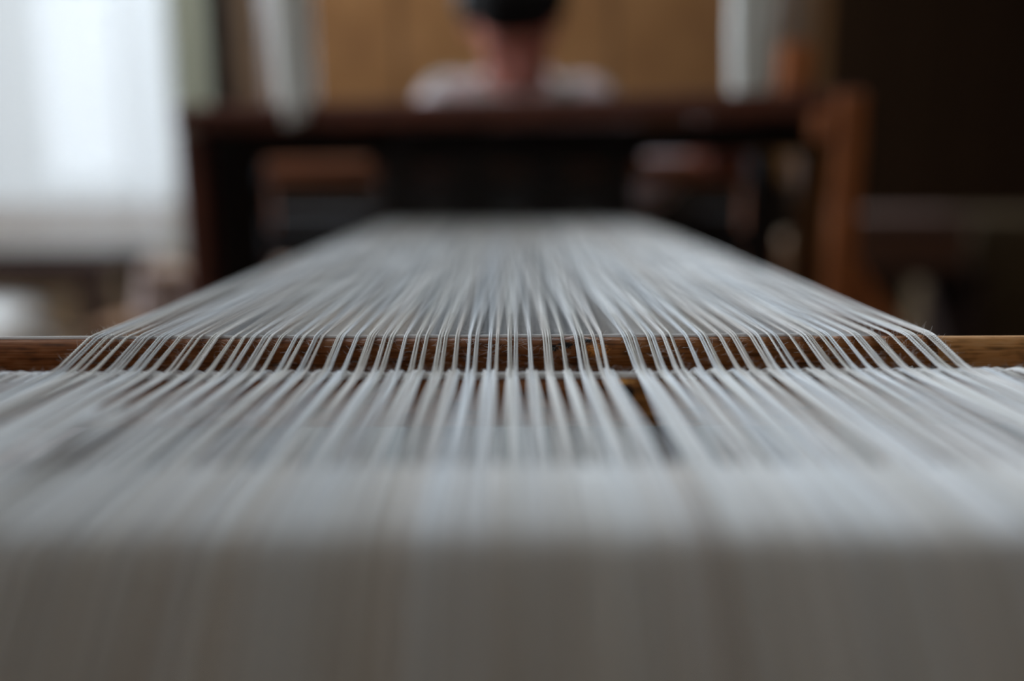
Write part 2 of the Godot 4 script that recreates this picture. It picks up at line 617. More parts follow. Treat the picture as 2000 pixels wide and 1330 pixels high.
func make_tuft() -> void:
	# a loose, fluffy yarn end lying on the warp by the beam
	var s := Shape.new()
	for k in 34:
		var a := rng.randf_range(-1.0, 1.0)
		var p := PackedVector3Array()
		var r := PackedFloat32Array()
		var from := rng.randf_range(0.0, 0.35)
		var to := rng.randf_range(0.6, 1.0)
		for j in 8:
			var u := lerpf(from, to, j / 7.0)
			var d := lerpf(0.203, 0.250, u)
			var spread := 0.0008 + 0.0045 * pow(u, 1.3)
			p.append(Vector3(-0.1165 + a * spread + 0.0012 * sin(u * 9.0 + k) + 0.004 * u, 0.6330 + 0.0024 * sin(u * PI) * absf(a) + 0.0005 * sin(u * 13.0 + k * 2.0), -d))
			r.append(0.00036)
		s.tube(p, r, 5)
	var q := PackedVector3Array()
	var rq := PackedFloat32Array()
	for j in 16:
		var u := j / 15.0
		q.append(Vector3(-0.113 + 0.046 * u, 0.6312 + 0.0004 * sin(u * 20.0), -0.2505 - 0.0010 * sin(u * 5.0)))
		rq.append(0.00022)
	s.tube(q, rq, 5)
	tag(obj("loose_yarn_end", s, M.cord), "frayed white yarn end lying loose on the warp", "yarn end")


# ---------------------------------------------------------------- the loom
func make_loom() -> void:
	var o := base("hand_loom", "reddish brown wooden hand loom with tall posts and a beater", "loom")
	# front of the frame that stands across the warp: left end a little farther from the lens and lower
	var l := Vector3(-0.448, 0.0, -1.30)
	var r := Vector3(0.438, 0.0, -1.20)
	var tl := 0.786
	var tr := 0.797
	obj("top_rail", Shape.new().bar(Vector3(l.x - 0.016, tl - 0.016, l.z), Vector3(r.x + 0.020, tr - 0.016, r.z), 0.034, 0.055, 0.005), M.red_wood, o)
	obj("post", Shape.new().box(Vector3(l.x, 0.375, l.z), Vector3(0.034, 0.75, 0.05), 0.004), M.red_wood, o)
	obj("post", Shape.new().box(Vector3(r.x - 0.006, 0.396, r.z + 0.030), Vector3(0.036, 0.792, 0.024), 0.004), M.post_wood, o)
	obj("corner_block", Shape.new().box(Vector3(r.x - 0.038, 0.752, r.z + 0.026), Vector3(0.030, 0.040, 0.024), 0.006), M.post_wood, o)
	obj("foot_brace", Shape.new().bar(Vector3(r.x + 0.006, 0.575, r.z), Vector3(r.x + 0.10, 0.44, r.z + 0.02), 0.036, 0.036, 0.004), M.post_wood, o)
	obj("foot_post", Shape.new().box(Vector3(r.x + 0.10, 0.225, r.z + 0.02), Vector3(0.04, 0.45, 0.04), 0.004), M.post_wood, o)
	# second, darker frame just behind, which carries the heddle shafts
	obj("shaft_rail", Shape.new().bar(Vector3(-0.46, 0.734, -1.36), Vector3(0.45, 0.744, -1.31), 0.042, 0.045, 0.004), M.dark_wood, o)
	for a in [[-0.387, -1.36], [0.365, -1.315], [-0.425, -1.36], [0.435, -1.31]]:
		var wide := 0.034 if absf(a[0]) < 0.4 else 0.044
		obj("inner_post", Shape.new().box(Vector3(a[0], 0.36, a[1]), Vector3(wide, 0.72, 0.045), 0.004), M.bench_wood if a[0] > 0.4 else M.dark_wood, o)
	obj("shade_board", Shape.new().box(Vector3(-0.005, 0.776, -1.335), Vector3(0.90, 0.014, 0.16), 0.003), M.red_wood, o)  # added board that blocks light from above and behind, shading the far warp
	# tall uprights rising from the rail
	obj("upright", Shape.new().box(Vector3(-0.390, 1.26, -1.40), Vector3(0.050, 1.02, 0.06), 0.004), M.taupe_wood, o)
	obj("upright", Shape.new().box(Vector3(-0.430, 1.26, -1.38), Vector3(0.018, 1.02, 0.05), 0.003), M.dark_wood, o)
	obj("upright", Shape.new().box(Vector3(0.372, 1.27, -1.32), Vector3(0.036, 1.0, 0.05), 0.004), M.taupe_wood, o)
	obj("upright", Shape.new().box(Vector3(0.412, 1.27, -1.33), Vector3(0.034, 1.0, 0.05), 0.004), M.taupe_wood, o)
	obj("upright_bracket", Shape.new().box(Vector3(0.394, 0.825, -1.285), Vector3(0.042, 0.085, 0.03), 0.005), M.post_wood, o)
	obj("cross_beam", Shape.new().bar(Vector3(-0.48, 1.76, -1.38), Vector3(0.47, 1.76, -1.31), 0.05, 0.06, 0.004), M.taupe_wood, o)
	# heddle shafts: bars above and below the warp with string heddles between
	for k in 2:
		var z := -1.235 - 0.035 * k
		var sh := obj("heddle_shaft", Shape.new().box(Vector3(-0.005, 0.713, z), Vector3(0.37, 0.014, 0.010), 0.002), M.dark_wood, o)
		obj("shaft_bar", Shape.new().box(Vector3(-0.005, 0.545, z), Vector3(0.37, 0.014, 0.010), 0.002), M.dark_wood, sh)
		var s := Shape.new()
		for j in 120:
			var x := -0.178 + 0.346 * j / 119.0
			s.tube(PackedVector3Array([Vector3(x, 0.708, z), Vector3(x + 0.0005, 0.628, z + 0.002), Vector3(x, 0.55, z)]), PackedFloat32Array([0.0009, 0.0012, 0.0009]), 4, false)
		obj("heddles", s, M.heddle, sh).set_meta("kind", "stuff")
		for x in [-0.15, 0.14]:
			obj("shaft_cord", Shape.new().tube(PackedVector3Array([Vector3(x, 0.718, z), Vector3(x, 1.74, -1.345)]), PackedFloat32Array([0.0012, 0.0012]), 5), M.heddle, sh)
	# beater: a bar to hold, side arms and a reed
	obj("beater_bar", Shape.new().box(Vector3(-0.005, 0.697, -1.45), Vector3(0.84, 0.038, 0.032), 0.008), M.beater_wood, o)
	obj("beater_sill", Shape.new().box(Vector3(-0.005, 0.585, -1.45), Vector3(0.84, 0.038, 0.032), 0.006), M.dark_wood, o)
	for x in [-0.40, 0.39]:
		obj("beater_arm", Shape.new().box(Vector3(x, 0.40, -1.452), Vector3(0.034, 0.62, 0.026), 0.004), M.beater_wood, o)
	var reed := Shape.new()
	for j in 130:
		reed.box(Vector3(-0.195 + 0.38 * j / 129.0, 0.641, -1.45), Vector3(0.0008, 0.076, 0.008), 0.0001)
	obj("reed", reed, M.heddle, o).set_meta("kind", "stuff")
	# breast beam and side rails
	obj("breast_beam", Shape.new().box(Vector3(0, 0.60, -1.585), Vector3(0.93, 0.05, 0.05), 0.01), M.wainscot, o)
	for x in [-0.45, 0.45]:
		obj("side_rail", Shape.new().box(Vector3(x, 0.42, -0.76), Vector3(0.045, 0.06, 1.75), 0.005), M.red_wood, o)
		obj("post", Shape.new().box(Vector3(x, 0.2875, -1.585), Vector3(0.045, 0.575, 0.05), 0.004), M.red_wood, o)
		obj("beam_post", Shape.new().box(Vector3(x, 0.275, -0.185), Vector3(0.045, 0.55, 0.06), 0.004), M.red_wood, o)
	# woven cloth between the reed and the breast beam
	var cl := Shape.new()
	cl.box(Vector3(-0.003, 0.6258, -1.505), Vector3(0.335, 0.0012, 0.11), 0.0003)
	cl.box(Vector3(-0.003, 0.585, -1.612), Vector3(0.335, 0.085, 0.0014), 0.0003)
	tag(obj("woven_cloth", cl, M.yarns[1]), "off-white newly woven cloth between reed and breast beam", "cloth")
	# hanging white skeins
	skein(Vector3(-0.306, 1.735, -1.315), Vector3(-0.290, 0.770, -1.262), 0.026, "white yarn skein hanging beside the tall upright near the curtained window")
	skein(Vector3(0.318, 1.735, -1.305), Vector3(0.314, 0.784, -1.205), 0.029, "white yarn skein hanging beside the tall upright with the orange-brown bracket")


func skein(a: Vector3, b: Vector3, wide: float, label: String) -> void:
	var s := Shape.new()
	for k in 46:
		var w := rng.randf() * TAU
		var d := sqrt(rng.randf())
		var off := Vector3(cos(w) * d * wide, 0, sin(w) * d * wide * 0.5)
		var p := PackedVector3Array()
		var r := PackedFloat32Array()
		var short := rng.randf_range(-0.012, 0.012)
		for j in 12:
			var u := j / 11.0
			var full := 0.85 + 0.15 * smoothstep(0.0, 0.35, u) - 0.1 * smoothstep(0.95, 1.0, u)
			p.append(a.lerp(b - Vector3(0, short, 0), u) + off * full + Vector3(0.002 * sin(u * 9.0 + k), 0, 0.002 * cos(u * 7.0 + k)))
			r.append(0.0042)
		s.tube(p, r, 6)
	tag(obj("hanging_skein", s, M.skein), label, "yarn skein", "white skeins hanging on the loom")


# ---------------------------------------------------------------- the weaver
# smooth union of tapered capsules [a, b, ra, rb], meshed as surface nets
func blob(prims: Array, cell: float, k: float) -> Shape:
	var lo := Vector3.ONE * 1e9
	var hi := -lo
	for q in prims:
		var r: float = maxf(q[2], q[3]) + k + cell * 2.0
		lo = lo.min(q[0] - Vector3.ONE * r).min(q[1] - Vector3.ONE * r)
		hi = hi.max(q[0] + Vector3.ONE * r).max(q[1] + Vector3.ONE * r)
	var dim := ((hi - lo) / cell).ceil()
	var nx := int(dim.x) + 1
	var ny := int(dim.y) + 1
	var nz := int(dim.z) + 1
	var f := PackedFloat32Array()
	f.resize(nx * ny * nz)
	f.fill(1.0)
	for q in prims:
		var a: Vector3 = q[0]
		var ab: Vector3 = q[1] - a
		var ll := maxf(ab.length_squared(), 1e-9)
		var ra: float = q[2]
		var dr: float = q[3] - ra
		var reach: float = maxf(q[2], q[3]) + k + cell * 2.0
		var bl := ((a.min(q[1]) - Vector3.ONE * reach - lo) / cell).floor()
		var bh := ((a.max(q[1]) + Vector3.ONE * reach - lo) / cell).ceil()
		for z in range(maxi(0, int(bl.z)), mini(nz, int(bh.z) + 1)):
			for y in range(maxi(0, int(bl.y)), mini(ny, int(bh.y) + 1)):
				for x in range(maxi(0, int(bl.x)), mini(nx, int(bh.x) + 1)):
					var p := lo + Vector3(x, y, z) * cell
					var ap := p - a
					var u := clampf(ap.dot(ab) / ll, 0.0, 1.0)
					var d := (ap - ab * u).length() - ra - dr * u
					var at := (z * ny + y) * nx + x
					var e := f[at]
					var h := maxf(k - absf(d - e), 0.0) / k
					f[at] = minf(d, e) - h * h * k * 0.25
	var s := Shape.new()
	var id := PackedInt32Array()
	id.resize(nx * ny * nz)
	id.fill(-1)
	var row := nx
	var slab := nx * ny
	var off := [0, 1, row, row + 1, slab, slab + 1, slab + row, slab + row + 1]
	var edges := [[0, 1], [2, 3], [4, 5], [6, 7], [0, 2], [1, 3], [4, 6], [5, 7], [0, 4], [1, 5], [2, 6], [3, 7]]
	for z in nz - 1:
		for y in ny - 1:
			for x in nx - 1:
				var at := (z * ny + y) * nx + x
				var f0 := f[at]
				if f0 > cell * 3.0 or f0 < -cell * 3.0:
					continue
				var g := [f0, f[at + 1], f[at + row], f[at + row + 1], f[at + slab], f[at + slab + 1], f[at + slab + row], f[at + slab + row + 1]]
				var sum := Vector3()
				var hits := 0
				for ed in edges:
					var fa: float = g[ed[0]]
					var fb: float = g[ed[1]]
					if (fa < 0.0) != (fb < 0.0):
						var u := fa / (fa - fb)
						var pa := Vector3(ed[0] & 1, (ed[0] >> 1) & 1, ed[0] >> 2)
						var pb := Vector3(ed[1] & 1, (ed[1] >> 1) & 1, ed[1] >> 2)
						sum += pa.lerp(pb, u)
						hits += 1
				if hits == 0:
					continue
				var nn := Vector3(g[1] + g[3] + g[5] + g[7] - g[0] - g[2] - g[4] - g[6], g[2] + g[3] + g[6] + g[7] - g[0] - g[1] - g[4] - g[5], g[4] + g[5] + g[6] + g[7] - g[0] - g[1] - g[2] - g[3]).normalized()
				var p := lo + (Vector3(x, y, z) + sum / hits) * cell
				id[at] = s.put(p, nn, Vector2(p.x, p.y))
	for z in range(1, nz - 1):
		for y in range(1, ny - 1):
			for x in range(1, nx - 1):
				var at := (z * ny + y) * nx + x
				var inside := f[at] < 0.0
				for step in [[1, row, slab], [row, slab, 1], [slab, 1, row]]:
					if inside == (f[at + step[0]] < 0.0):
						continue
					var a := id[at]
					var b := id[at - step[1]]
					var c := id[at - step[1] - step[2]]
					var d := id[at - step[2]]
					if a < 0 or b < 0 or c < 0 or d < 0:
						continue
					s.tri(a, b, c)
					s.tri(a, c, d)
	return s


func merge(into: Shape, from: Shape) -> void:
	var first := into.v.size()
	into.v.append_array(from.v)
	into.n.append_array(from.n)
	into.uv.append_array(from.uv)
	into.c.append_array(from.c)
	for q in from.i:
		into.i.append(q + first)


func make_person() -> void:
	var o := base("person", "person in a pale pink patterned blouse and dark apron bowed over the loom", "person", Vector3(0, 0, -1.75))
	var at := Vector3(0, 0, 1.75)    # the joints below are given in the room; the node stands at the seat
	var neck := Vector3(0.012, 0.872, -1.735)
	var chest := Vector3(0.010, 0.735, -1.765)
	var waist := Vector3(0.005, 0.535, -1.80)
	var hip := Vector3(0.0, 0.385, -1.815)
	var sl := Vector3(-0.112, 0.808, -1.74)
	var sr := Vector3(0.142, 0.802, -1.74)
	var el := Vector3(-0.185, 0.690, -1.69)
	var er := Vector3(0.250, 0.688, -1.69)
	var wl := Vector3(-0.150, 0.742, -1.515)
	var wr := Vector3(0.325, 0.742, -1.515)
	var kl := Vector3(-0.11, 0.385, -1.44)
	var kr := Vector3(0.12, 0.385, -1.44)
	var al := Vector3(-0.11, 0.085, -1.50)
	var ar := Vector3(0.12, 0.085, -1.50)
	var head := Vector3(0.008, 0.955, -1.655)
	var shift := func(prims: Array) -> Array:
		var out := []
		for q in prims:
			out.append([q[0] + at, q[1] + at, q[2], q[3]])
		return out
	# body: torso, arms, legs
	var body := blob(shift.call([
		[chest + Vector3(-0.07, 0, 0), chest + Vector3(0.07, 0, 0), 0.092, 0.092], [waist + Vector3(-0.05, 0, 0), waist + Vector3(0.05, 0, 0), 0.088, 0.088],
		[hip + Vector3(-0.07, 0, 0), hip + Vector3(0.07, 0, 0), 0.098, 0.098], [chest, waist, 0.09, 0.09], [waist, hip, 0.09, 0.095], [neck + Vector3(0, -0.03, -0.005), chest, 0.06, 0.09],
		[sl, sr, 0.046, 0.046], [sl, el, 0.044, 0.037], [el, wl, 0.036, 0.024], [sr, er, 0.044, 0.037], [er, wr, 0.036, 0.024],
		[hip + Vector3(-0.08, -0.01, 0.02), kl, 0.078, 0.056], [hip + Vector3(0.08, -0.01, 0.02), kr, 0.078, 0.056], [kl, al, 0.052, 0.036], [kr, ar, 0.052, 0.036],
		[al, al + Vector3(0, -0.045, 0.13), 0.038, 0.028], [ar, ar + Vector3(0, -0.045, 0.13), 0.038, 0.028],
		[neck + Vector3(0, -0.03, -0.005), head + Vector3(0, -0.055, -0.03), 0.054, 0.052]]), 0.012, 0.03)
	# head, bowed forward and slightly turned
	var turn := Basis.from_euler(Vector3(0.88, 0.14, 0.10))
	var hp := func(x: float, y: float, z: float) -> Vector3: return head + turn * Vector3(x, y, z)
	var skull := blob(shift.call([
		[hp.call(0, 0.03, -0.025), hp.call(0, 0.035, 0.015), 0.078, 0.074], [hp.call(0, 0.0, 0.02), hp.call(0, -0.05, 0.035), 0.064, 0.050], [hp.call(-0.02, -0.075, 0.042), hp.call(0.02, -0.075, 0.042), 0.030, 0.030],
		[hp.call(0, 0.012, 0.086), hp.call(0, -0.022, 0.100), 0.009, 0.013], [hp.call(-0.012, -0.026, 0.092), hp.call(0.012, -0.026, 0.092), 0.008, 0.008],
		[hp.call(-0.035, 0.030, 0.074), hp.call(0.035, 0.030, 0.074), 0.012, 0.012], [hp.call(-0.040, -0.015, 0.062), hp.call(-0.030, -0.03, 0.066), 0.020, 0.018], [hp.call(0.040, -0.015, 0.062), hp.call(0.030, -0.03, 0.066), 0.020, 0.018],
		[hp.call(-0.016, -0.054, 0.082), hp.call(0.016, -0.054, 0.082), 0.008, 0.008],
		[hp.call(-0.074, 0.012, -0.005), hp.call(-0.078, -0.022, -0.002), 0.012, 0.009], [hp.call(0.074, 0.012, -0.005), hp.call(0.078, -0.022, -0.002), 0.012, 0.009],
		[hp.call(0, -0.04, -0.03), neck + Vector3(0, 0.01, 0), 0.054, 0.054]]), 0.0045, 0.014)
	merge(body, skull)
	# hands closed over the beater bar
	for hnd in [[wl, -0.128, 1.0], [wr, 0.342, -1.0]]:
		var x0: float = hnd[1]
		var inward: float = hnd[2]
		var w: Vector3 = hnd[0]
		var pr := [[w, Vector3(x0, 0.736, -1.492), 0.024, 0.021]]
		var lens := [0.86, 1.0, 0.95, 0.76]
		for j in 4:
			var x := x0 + inward * (0.030 - 0.0195 * j)
			var q: float = lens[j]
			var kn := Vector3(x, 0.735, -1.470)
			var pip := Vector3(x, 0.733, -1.470 + 0.042 * q)
			var dip := Vector3(x, 0.733 - 0.021 * q, -1.4235)
			var tip := Vector3(x, 0.733 - 0.041 * q, -1.4260)
			pr.append([Vector3(lerpf(x0, x, 0.6), 0.736, -1.492), kn, 0.016, 0.0105])
			pr.append([kn, pip, 0.0098, 0.0090])
			pr.append([pip, dip, 0.0088, 0.0082])
			pr.append([dip, tip, 0.0080, 0.0072])
		var th := Vector3(x0 + inward * 0.026, 0.727, -1.490)
		pr.append([Vector3(x0, 0.734, -1.495), th, 0.017, 0.0125])
		pr.append([th, Vector3(x0 + inward * 0.046, 0.712, -1.478), 0.0115, 0.0100])
		pr.append([Vector3(x0 + inward * 0.046, 0.712, -1.478), Vector3(x0 + inward * 0.056, 0.694, -1.4765), 0.0098, 0.0085])
		merge(body, blob(shift.call(pr), 0.003, 0.005))
	obj("body", body, M.skin, o)
	# clothes
	var bl := blob(shift.call([
		[chest + Vector3(-0.07, 0, 0), chest + Vector3(0.07, 0, 0), 0.106, 0.106], [waist + Vector3(-0.05, 0, 0), waist + Vector3(0.05, 0, 0), 0.102, 0.102], [chest, waist, 0.104, 0.104],
		[waist, hip + Vector3(0, 0.03, 0), 0.104, 0.112], [neck + Vector3(0, -0.055, -0.012), chest, 0.07, 0.102], [sl, sr, 0.060, 0.060],
		[sl, el, 0.060, 0.055], [el, wl.lerp(el, 0.12), 0.054, 0.042], [sr, er, 0.060, 0.055], [er, wr.lerp(er, 0.12), 0.054, 0.042]]), 0.012, 0.03)
	obj("blouse", bl, M.blouse, o)
	var col := PackedVector3Array()
	var colr := PackedFloat32Array()
	for k in 17:
		var a := lerpf(-2.55, 2.55, k / 16.0)
		col.append(neck + at + Vector3(sin(a) * 0.070, -0.012 - 0.030 * cos(a), -0.010 + cos(a) * 0.066))
		colr.append(0.011)
	obj("collar", Shape.new().tube(col, colr, 8), M.blouse, o)
	var ap := blob(shift.call([
		[chest + Vector3(-0.075, -0.02, 0.014), chest + Vector3(0.075, -0.02, 0.014), 0.106, 0.106], [waist + Vector3(-0.06, 0, 0.012), waist + Vector3(0.06, 0, 0.012), 0.106, 0.106],
		[chest + Vector3(0, -0.02, 0.014), waist + Vector3(0, 0, 0.012), 0.106, 0.106], [hip + Vector3(-0.07, 0, 0.02), hip + Vector3(0.07, 0, 0.02), 0.108, 0.108], [waist, hip, 0.106, 0.108]]), 0.012, 0.02)
	obj("apron", ap, M.apron, o)
	var tr := blob(shift.call([
		[hip + Vector3(-0.07, -0.005, 0), hip + Vector3(0.07, -0.005, 0), 0.104, 0.104], [hip + Vector3(-0.08, -0.01, 0.02), kl, 0.092, 0.070], [hip + Vector3(0.08, -0.01, 0.02), kr, 0.092, 0.070],
		[kl, al + Vector3(0, 0.02, 0), 0.068, 0.056], [kr, ar + Vector3(0, 0.02, 0), 0.068, 0.056]]), 0.014, 0.02)
	obj("trousers", tr, M.trousers, o)
	# short black hair over the crown, the nape and a fringe
	var hr := blob(shift.call([
		[hp.call(0, 0.052, -0.030), hp.call(0, 0.062, 0.010), 0.083, 0.076], [hp.call(-0.030, 0.075, 0.045), hp.call(0.030, 0.075, 0.045), 0.040, 0.040], [hp.call(-0.045, 0.02, -0.045), hp.call(0.045, 0.02, -0.045), 0.055, 0.055],
		[hp.call(-0.062, 0.045, 0.0), hp.call(-0.066, 0.008, -0.015), 0.032, 0.022], [hp.call(0.062, 0.045, 0.0), hp.call(0.066, 0.008, -0.015), 0.032, 0.022]]), 0.006, 0.02)
	obj("hair", hr, M.hair, o)
	for sd in [-1.0, 1.0]:
		var ey := Shape.new().tube(PackedVector3Array([hp.call(sd * 0.020, 0.010, 0.082) + at, hp.call(sd * 0.031, 0.0085, 0.084) + at, hp.call(sd * 0.042, 0.010, 0.077) + at]), PackedFloat32Array([0.003, 0.005, 0.003]), 8)
		obj("eye", ey, M.eye, o)
		var br := Shape.new().tube(PackedVector3Array([hp.call(sd * 0.016, 0.034, 0.088) + at, hp.call(sd * 0.032, 0.039, 0.084) + at, hp.call(sd * 0.048, 0.034, 0.074) + at]), PackedFloat32Array([0.003, 0.0035, 0.002]), 6)
		obj("eyebrow", br, M.hair, o)
	obj("mouth", Shape.new().tube(PackedVector3Array([hp.call(-0.022, -0.053, 0.082) + at, hp.call(0, -0.053, 0.0905) + at, hp.call(0.022, -0.053, 0.082) + at]), PackedFloat32Array([0.002, 0.0045, 0.002]), 6), M.lip, o)
	# the bench the weaver sits on
	var b := base("weaving_bench", "plain wooden bench that the weaver sits on", "bench", Vector3(0, 0, -1.86))
	obj("seat", Shape.new().box(Vector3(0, 0.245, 0), Vector3(0.80, 0.034, 0.26), 0.006), M.bench_wood, b)
	for x in [-0.34, 0.34]:
		for z in [-0.09, 0.09]:
			obj("leg", Shape.new().box(Vector3(x, 0.114, z), Vector3(0.045, 0.228, 0.045), 0.004), M.bench_wood, b)


# ---------------------------------------------------------------- the room
func sheet_curtain(called: String, x0: float, x1: float, y0: float, y1: float, z: float, folds: float, deep: float, m: Material, label: String) -> void:
	var s := Shape.new()
	var cols := int(folds * 14.0)
	var rows := 14
	for j in rows + 1:
		var v := j / float(rows)
		for k in cols + 1:
			var u := k / float(cols)
			var a := u * folds * TAU
			var amp := deep * (0.75 + 0.35 * v + 0.2 * sin(u * 17.0))
			var zz := z + amp * sin(a + 0.5 * sin(u * 11.0) + 0.25 * v)
			var slope := amp * folds * TAU / (x1 - x0) * cos(a + 0.5 * sin(u * 11.0) + 0.25 * v)
			s.put(Vector3(lerpf(x0, x1, u) + deep * 0.3 * sin(a * 2.0), lerpf(y1, y0, v), zz), Vector3(-slope, 0, 1).normalized(), Vector2(u, v))
	for j in rows:
		for k in cols:
			var b := j * (cols + 1) + k
			s.tri(b, b + 1, b + cols + 2)
			s.tri(b, b + cols + 2, b + cols + 1)
	tag(obj(called, s, m), label, "curtain")


func window_at(called: String, centre: Vector3, wide: float, high: float, along_x: bool, panels: int) -> void:
	# frame, glazing bars and one pane for each panel
	var root := Node3D.new()
	root.name = called
	add_child(root)
	root.position = centre
	root.rotation.y = 0.0 if along_x else PI / 2
	tag(root, "", "", "", "structure")
	var t := 0.045
	for sd in [-1.0, 1.0]:
		obj("window_frame", Shape.new().box(Vector3(0, sd * (high / 2 - t / 2), 0), Vector3(wide, t, 0.06), 0.003), M.white_frame, root)
		obj("window_frame", Shape.new().box(Vector3(sd * (wide / 2 - t / 2), 0, 0), Vector3(t, high - 2 * t, 0.06), 0.003), M.white_frame, root)
	for k in range(1, panels):
		obj("glazing_bar", Shape.new().box(Vector3(-wide / 2 + wide * k / panels, 0, 0), Vector3(t, high - 2 * t, 0.05), 0.003), M.white_frame, root)
	for k in panels:
		var w := wide / panels
		obj("pane", Shape.new().box(Vector3(-wide / 2 + w * (k + 0.5), 0, -0.005), Vector3(w - t, high - 2 * t, 0.004), 0.0005), M.glass, root)


func make_room() -> void:
	var th := 0.14
	struct("floor", box(Vector3(0, -0.05, (BACK + REAR) / 2), Vector3(RIGHT - LEFT + 0.4, 0.1, REAR - BACK + 0.4), 0.001), M.floor)
	struct("ceiling", box(Vector3(0, TOP + 0.05, (BACK + REAR) / 2), Vector3(RIGHT - LEFT + 0.4, 0.1, REAR - BACK + 0.4), 0.001), M.ceiling)
	struct("wall_right", box(Vector3(RIGHT + th / 2, TOP / 2, (BACK + REAR) / 2), Vector3(th, TOP, REAR - BACK), 0.001), M.dark_panel)
	struct("wall_rear", box(Vector3(0, TOP / 2, REAR + th / 2), Vector3(RIGHT - LEFT, TOP, th), 0.001), M.tan_wall)
	# back wall: window opening at the left, brown plaster in the middle, dark panelling at the right
	var s := Shape.new()
	s.box(Vector3((LEFT - 2.75) / 2, TOP / 2, BACK - th / 2), Vector3(-2.75 - LEFT, TOP, th), 0.001)
	s.box(Vector3((-2.75 - 1.50) / 2, 0.165, BACK - th / 2), Vector3(1.25, 0.33, th), 0.001)
	s.box(Vector3((-2.75 - 1.50) / 2, 2.35, BACK - th / 2), Vector3(1.25, 0.30, th), 0.001)
	struct("wall_window", s, M.tan_wall)
	s = Shape.new()
	s.box(Vector3((-1.50 + 1.42) / 2, 0.82, BACK - th / 2), Vector3(2.92, 1.64, th), 0.001)
	s.box(Vector3((-1.50 + 1.42) / 2, 2.41, BACK - th / 2), Vector3(2.92, 0.18, th), 0.001)
	for q in [[-1.50, -1.39], [-0.51, -0.44], [0.44, 1.42]]:
		s.box(Vector3((q[0] + q[1]) / 2, 1.98, BACK - th / 2), Vector3(q[1] - q[0], 0.68, th), 0.001)
	var wb := struct("wall_back", s, M.wall)
	for k in 10:
		obj("wainscot_board", Shape.new().box(Vector3(-1.175 + 0.27 * k, 0.31, BACK + 0.009), Vector3(0.266, 0.62, 0.018), 0.004), M.wainscot, wb)
	obj("wainscot_rail", Shape.new().box(Vector3(0.04, 0.635, BACK + 0.014), Vector3(2.72, 0.03, 0.028), 0.004), M.wainscot, wb)
	for k in 2:
		window_at("window_%d" % (k + 4), Vector3(0.95 * (k - 1), 1.98, BACK - 0.07), 0.88, 0.68, true, 2)
	var dp := struct("wall_panelling", box(Vector3((1.42 + RIGHT) / 2, TOP / 2, BACK - th / 2), Vector3(RIGHT - 1.42, TOP, th), 0.001), M.dark_panel)
	for k in 5:
		obj("panel", Shape.new().box(Vector3(1.56 + 0.29 * k, TOP / 2, BACK + 0.008), Vector3(0.27, TOP - 0.08, 0.016), 0.004), M.dark_panel, dp)
	window_at("window_1", Vector3((-2.75 - 1.50) / 2, 1.265, BACK - 0.07), 1.25, 1.87, true, 1)
	# left wall with a row of windows
	s = Shape.new()
	var zs := [[-2.85, -1.65], [-1.45, -0.25]]
	s.box(Vector3(LEFT - th / 2, 0.30, (BACK + REAR) / 2), Vector3(th, 0.60, REAR - BACK), 0.001)
	s.box(Vector3(LEFT - th / 2, 2.40, (BACK + REAR) / 2), Vector3(th, 0.20, REAR - BACK), 0.001)
	for q in [[BACK, -2.85], [-1.65, -1.45], [-0.25, REAR]]:
		s.box(Vector3(LEFT - th / 2, 1.45, (q[0] + q[1]) / 2), Vector3(th, 1.70, q[1] - q[0]), 0.001)
	struct("wall_left", s, M.tan_wall)
	for k in 2:
		window_at("window_%d" % (k + 2), Vector3(LEFT - 0.07, 1.45, (zs[k][0] + zs[k][1]) / 2), zs[k][1] - zs[k][0], 1.70, false, 2)
	struct("ground_outside", box(Vector3(-8, -0.35, -8), Vector3(40, 0.1, 40), 0.01), M.ground)
	# curtains at the back window
	sheet_curtain("sheer_curtain", -2.86, -1.44, 0.33, 2.28, BACK + 0.08, 7.0, 0.020, M.sheer, "white sheer curtain hanging in folds before the bright window")
	sheet_curtain("side_curtain", -1.480, -1.235, 0.25, 2.28, BACK + 0.16, 2.0, 0.030, M.drape, "grey-green curtain gathered at the edge of the bright window")
	tag(obj("curtain_rod", Shape.new().tube(PackedVector3Array([Vector3(-2.88, 2.30, BACK + 0.11), Vector3(-1.2, 2.30, BACK + 0.11)]), PackedFloat32Array([0.012, 0.012]), 12), M.metal), "metal curtain rod above the bright window", "curtain rod")


func make_ceiling_lamp(z: float, energy: float, label: String) -> void:
	var o := base("ceiling_lamp", label, "lamp", Vector3(-0.2, TOP, z), 0.0, "ceiling lamps")
	obj("housing", Shape.new().box(Vector3(0, -0.03, 0), Vector3(1.24, 0.06, 0.26), 0.008), M.white_frame, o)
	var glow := plain(Color(0.9, 0.9, 0.9), 0.5)
	glow.emission_enabled = true
	glow.emission = Color(0.93, 0.97, 1.0)
	glow.emission_energy_multiplier = 2.0
	obj("light_diffuser", Shape.new().box(Vector3(0, -0.07, 0), Vector3(1.18, 0.02, 0.20), 0.005), glow, o)
	var a := AreaLight3D.new()
	a.name = "ceiling_lamp_light"
	a.area_size = Vector2(1.18, 0.20)
	a.light_color = Color(0.93, 0.97, 1.0)
	a.light_energy = energy
	a.shadow_enabled = true
	o.add_child(a)
	a.position = Vector3(0, -0.085, 0)
	a.rotation.x = -PI / 2


